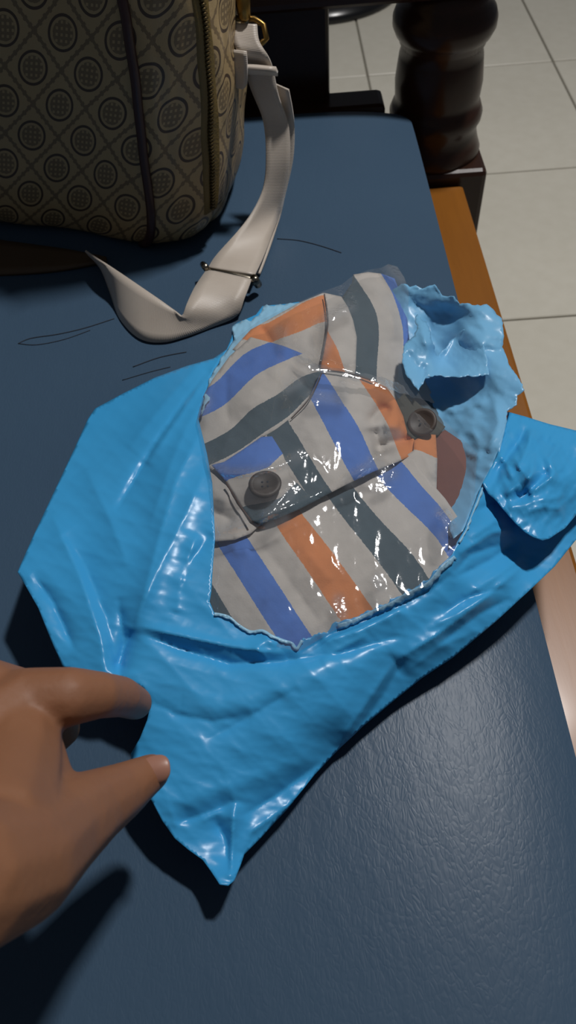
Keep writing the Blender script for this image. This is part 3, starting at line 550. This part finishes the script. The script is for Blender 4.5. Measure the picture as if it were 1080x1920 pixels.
piece('collar_tip', [(396,872),(420,866),(455,843),(490,819),(510,818),(530,850),(545,892),(575,925),(600,934),(560,955),(520,972),(487,982),(470,975),(445,940),(425,905)],
      [(396,872,4.9),(490,819,5.3),(545,892,5.4),(600,934,5.2),(487,982,5.2),(440,930,5.2),(490,900,5.9)],
      {7:[(400,850),(470,815),(505,800)], 6:[(415,907),(440,893),(473,886),(508,876),(527,850)], 5:[(450,952),(490,944),(528,936),(550,908)], 4.3:[(487,982),(560,955),(600,934)]}, [([(465,940),(540,920)], 1.0, 8)], 67, mat=STRIPE)
piece('collar_back', [(386,885),(396,870),(412,885),(426,906),(446,942),(472,977),(488,984),(470,1000),(440,1012),(400,1015),(384,950)],
      [(386,885,4.4),(426,906,5.0),(472,977,5.0),(488,984,4.9),(400,1015,4.6),(384,950,4.5)], {5.2:[(386,885),(384,950),(400,1000)], 5.8:[(426,906),(472,977)]}, [([(388,950),(420,968),(440,980)], -2.2, 7), ([(390,930),(430,940)], 1.6, 8)], 68)
piece('right_front', [(742,866),(775,845),(776,826),(796,814),(817,815),(820,860),(818,940),(830,955),(812,930),(790,890)],
      [(742,866,4.4),(796,814,3.6),(817,815,3.4),(818,940,4.0),(780,850,4.2)], {1:[(700,800)], 2:[(790,800)], 2.9:[(817,852)], 3.2:[(800,866),(775,850)], 3.8:[(810,920),(760,880)]}, [([(776,826),(800,860),(815,900)], 2.0, 10)], 69)
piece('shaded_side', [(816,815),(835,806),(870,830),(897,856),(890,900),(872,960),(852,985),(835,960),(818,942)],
      [(816,815,3.2),(897,856,2.6),(890,900,2.6),(852,985,4.0),(818,942,3.8),(850,880,3.2)], None, [([(830,860),(850,950)], 1.6, 12)], 70, mat=SHADE_ORANGE)  # orange stripe lying in shade; the dark cloth colour carries that shade
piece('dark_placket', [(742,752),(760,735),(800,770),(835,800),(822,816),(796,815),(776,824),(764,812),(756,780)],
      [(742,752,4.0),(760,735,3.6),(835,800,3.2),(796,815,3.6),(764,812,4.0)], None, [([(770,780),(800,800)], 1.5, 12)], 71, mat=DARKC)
def button(px, py, h, r, tilt=(0, 0)):
    c = P(px, py, S+h); b = bmesh.new()
    prof = [(0, .0006), (r*.62, .0006), (r*.72, .0016), (r*.9, .0020), (r, .0010), (r*.97, -.0004)]
    rings = [[b.verts.new((q*math.cos(2*math.pi*k/32), q*math.sin(2*math.pi*k/32), z)) for k in range(32)] for q, z in prof[1:]]
    for a, d in zip(rings, rings[1:]):
        for k in range(32): b.faces.new((a[k], a[(k+1) % 32], d[(k+1) % 32], d[k]))
    b.faces.new(rings[0]); b.faces.new(rings[-1][::-1]); bmesh.ops.recalc_face_normals(b, faces=b.faces)
    for v in b.verts: v.co = Matrix.Rotation(tilt[0], 3, 'X') @ Matrix.Rotation(tilt[1], 3, 'Y') @ v.co + c
    o = adopt(obj('button', b, BROWNB), shirt); o['label'] = 'dark brown round button'
    for sx in (-1, 1):
        for sy in (-1, 1):
            q = obj('button_hole', lathe([(.0007, .0004), (.0007, .0007)], sx*.0016, sy*.0016, 10), THREAD); 
            for v in q.data.vertices: v.co = v.co+c
            q.parent = o
    return o
button(497, 909, .0615, .0097); button(792, 792, .043, .0095, (.3, -.3))
def seam(pts, h, r=.0005):
    q = catmull([tuple(P(a, b_, S+h_)) for (a, b_), h_ in zip(pts, h)], 6); adopt(obj('seam', tube(q, r, 6), SEAM), shirt)
seam([(424,905),(446,942),(471,977)], [.054,.055,.055]); seam([(608,552),(615,600),(608,650),(600,688)], [.043,.049,.051,.054]); seam([(604,698),(580,747),(546,785)], [.058,.0605,.0575], .0004); seam([(604,694),(640,698),(670,704),(700,714)], [.0555,.0555,.054,.0525], .0006)
# ------------------------------------------------------------------ clear film round the shirt
film = thing('clear_plastic_sleeve', P(620, 860, S+.01), 'clear crinkled plastic sleeve wrapped round the folded striped shirt', 'plastic bag')
FP = TPS([(385,1020),(480,972),(610,920),(735,858),(862,985),(820,1090),(650,1180),(560,1225),(400,1150),(600,1050),(450,1080),(740,980),(660,512),(740,500),(770,600),(780,700),(820,790),(890,850),(885,930),(606,549),(520,585),(440,640),(380,745),(500,700),(600,700),(630,800),(700,800),(500,880),(440,920),(690,600),(660,570)],
          [5.0,6.0,6.0,5.7,5.5,5.3,5.0,4.7,4.7,5.5,5.2,5.6,3.9,3.5,3.6,3.6,4.0,4.2,4.6,5.0,5.0,4.6,5.2,6.1,6.1,6.6,6.2,6.9,6.4,5.1,4.9], 1e-4)
FCR = [([(400,880),(430,888),(480,886),(530,872),(562,855)], 2.8, 6), ([(480,985),(515,950),(545,915)], 2.0, 5), ([(400,1000),(450,985),(520,960),(600,925),(660,890),(720,868)], 2.6, 7), ([(380,770),(392,730),(430,680)], 1.5, 5), ([(600,560),(612,620),(600,680),(560,690)], 2.0, 6), ([(520,640),(570,665),(640,690),(700,705),(760,760)], 2.4, 6),
       ([(620,600),(640,580),(665,575)], 1.8, 5), ([(610,750),(560,752)], 1.5, 6), ([(700,845),(740,870),(730,910)], 2.4, 6), ([(660,900),(700,860),(770,830)], 2.0, 6), ([(822,960),(835,990),(845,1010)], 3.0, 7), ([(830,955),(850,985)], 2.5, 5), ([(690,1080),(710,1110)], 1.5, 6), ([(610,1130),(625,1160)], 1.8, 6), ([(700,510),(735,545),(745,580)], 2.5, 6), ([(540,600),(530,640)], 1.5, 5)]
GLINT_LINES = [[(402,872),(430,888),(480,886),(530,872),(562,855)], [(500,965),(530,940),(548,915)], [(402,1002),(425,990),(450,978)], [(380,770),(386,755)], [(585,742),(640,748)], [(562,672),(592,690)], [(655,575),(620,590),(598,610)], [(735,500),(755,520)], [(700,862),(735,890),(715,905)], [(655,900),(690,875)], [(828,960),(845,985),(832,1005)], [(538,728),(560,715)],
       [(635,1125),(640,1150)], [(705,1085),(712,1100)], [(525,620),(530,640)], [(720,810),(745,815)], [(500,985),(530,972)], [(615,640),(600,665)], [(640,720),(645,735)]]
def glint_crinkle(q):  # mask of the spots where glints are put into the film
    d = np.full(len(q), 1e9)
    for c in GLINT_LINES: d = np.minimum(d, polydist(q, c)[0])
    return np.clip(1.25*np.exp(-(d/11)**2), 0, 1)
def film_z(q): return FP(q)/100+.0015+creases(q, FCR)+wavy(q, 81, 110, 1.2, 4)+wavy(q, 82, 40, .12, 4)
sheet('film_front', [(368,790),(380,745),(398,705),(430,662),(446,632),(480,605),(520,585),(560,566),(606,546),(640,534),(660,518),(690,506),(715,502),(728,495),(745,500),(758,520),(766,545),(766,600),(768,650),(765,700),(790,745),(830,785),(895,850),(890,925),(868,995),(848,1040),(820,1085),(768,1115),(690,1155),(630,1180),(560,1222),(470,1200),(400,1165),(392,1100),(398,1000),(394,900)], film_z, FILM, film, 4, 0, None, 91, attr=glint_crinkle)
sheet('sealed_edge', [(548,660),(600,684),(660,696),(720,708),(756,722),(768,742),(745,735),(700,722),(640,708),(596,698)], lambda q: film_z(q)+.0025+wavy(q, 95, 25, 1), FILM, film, 4, 1, None, 92, attr=lambda q: np.full(len(q), .5))

# ------------------------------------------------------------------ hand
def capsules(segs):
    b = bmesh.new()
    for (p0, r0), (p1, r1) in segs:
        p0, p1 = Vector(p0), Vector(p1); n = max(2, int((p1-p0).length/.0035))
        for i in range(n+1):
            t = i/n; bmesh.ops.create_icosphere(b, subdivisions=2, radius=r0+(r1-r0)*t, matrix=Matrix.Translation(p0.lerp(p1, t)))
    return b
HS = []
def chain(pts):
    q = [(P(a, b_, z), r) for a, b_, z, r in pts]
    for a, c in zip(q, q[1:]): HS.append((a, c))
idx_m, mid_m, rin_m, pin_m = (50,1318,.535,.0152), (-30,1300,.535,.0155), (-110,1310,.535,.015), (-180,1340,.528,.014)
WR = (-260,1560,.615,.025)
chain([idx_m, (128,1306,.536,.0128), (182,1303,.527,.0106), (226,1306,.508,.0096), (254,1318,.487,.0084)])
chain([mid_m, (60,1312,.520,.0125), (112,1335,.500,.0098), (118,1368,.480,.0085), (104,1388,.466,.0074)])
chain([rin_m, (-20,1330,.515,.0115), (60,1370,.490,.0094), (75,1410,.470,.0084), (60,1432,.458,.0072)])
chain([pin_m, (-120,1370,.505,.010), (-40,1410,.485,.0084), (-20,1440,.468,.0076), (-30,1455,.458,.0066)])
for mm in (idx_m, mid_m, rin_m, pin_m): chain([mm, ((mm[0]+WR[0])/2, (mm[1]+WR[1])/2, .548, .020), WR])
chain([(40,1345,.528,.017), (20,1450,.545,.020), (-20,1570,.57,.023)])
chain([(-30,1330,.525,.018), (-60,1450,.535,.022), (-90,1560,.545,.024)])
chain([(-200,1600,.605,.026), (-80,1650,.590,.0245), (20,1622,.568,.0220), (95,1566,.542,.0190), (165,1518,.520,.0158), (220,1488,.506,.0128), (258,1464,.499,.0102), (283,1449,.495,.0086)])
chain([(55,1400,.526,.014), (60,1500,.535,.018), (80,1565,.535,.018)])
w0 = P(*WR[:3]); FA = P(-330, 1740, .64); HS.append(((w0, .027), (FA, .031))); HS.append(((w0+Vector((.0, -.022, 0)), .026), (FA+Vector((0, -.02, 0)), .030)))
HS.append(((FA+Vector((0, -.01, 0)), .033), (Vector((-.34, -.20, .74)), .045)))
hb = capsules(HS); hm = bpy.data.meshes.new('hand_raw'); hb.to_mesh(hm); hb.free()
ho = bpy.data.objects.new('hand_raw', hm); SC.collection.objects.link(ho)
rm = ho.modifiers.new('r', 'REMESH'); rm.mode = 'VOXEL'; rm.voxel_size = .0014
sm = ho.modifiers.new('s', 'SMOOTH'); sm.factor = .6; sm.iterations = 9
dg = bpy.context.evaluated_depsgraph_get(); hme = bpy.data.meshes.new_from_object(ho.evaluated_get(dg)); bpy.data.objects.remove(ho)
person = thing('person', (-.30, .05, .575), 'bare left hand and forearm reaching in to pinch the blue mailing bag', 'person')
hme.materials.clear(); adopt(obj('hand', hme, SKIN), person)
# thumb nail
def nail(px, py, z, rx, ry, ang, tilt, name='thumb_nail'):
    b = bmesh.new(); bmesh.ops.create_uvsphere(b, u_segments=24, v_segments=12, radius=1); R = Matrix.Rotation(ang, 3, 'Z') @ Matrix.Rotation(tilt, 3, 'X')
    c = P(px, py, z)
    for v in b.verts:
        q = v.co; e = 2.6; s = (abs(q.x)**e+abs(q.y)**e)**(1/e) or 1; k = math.hypot(q.x, q.y)/s
        x, y = q.x*k*rx, q.y*k*ry; v.co = R @ Vector((x, y, q.z*.0012-y*y*55)) + c
    o = adopt(obj(name, b, simple('nail', lin((160, 116, 98)), .4, nvar=.04)), person); return o
nail(290, 1442, .5032, .0068, .0060, .12, .25)
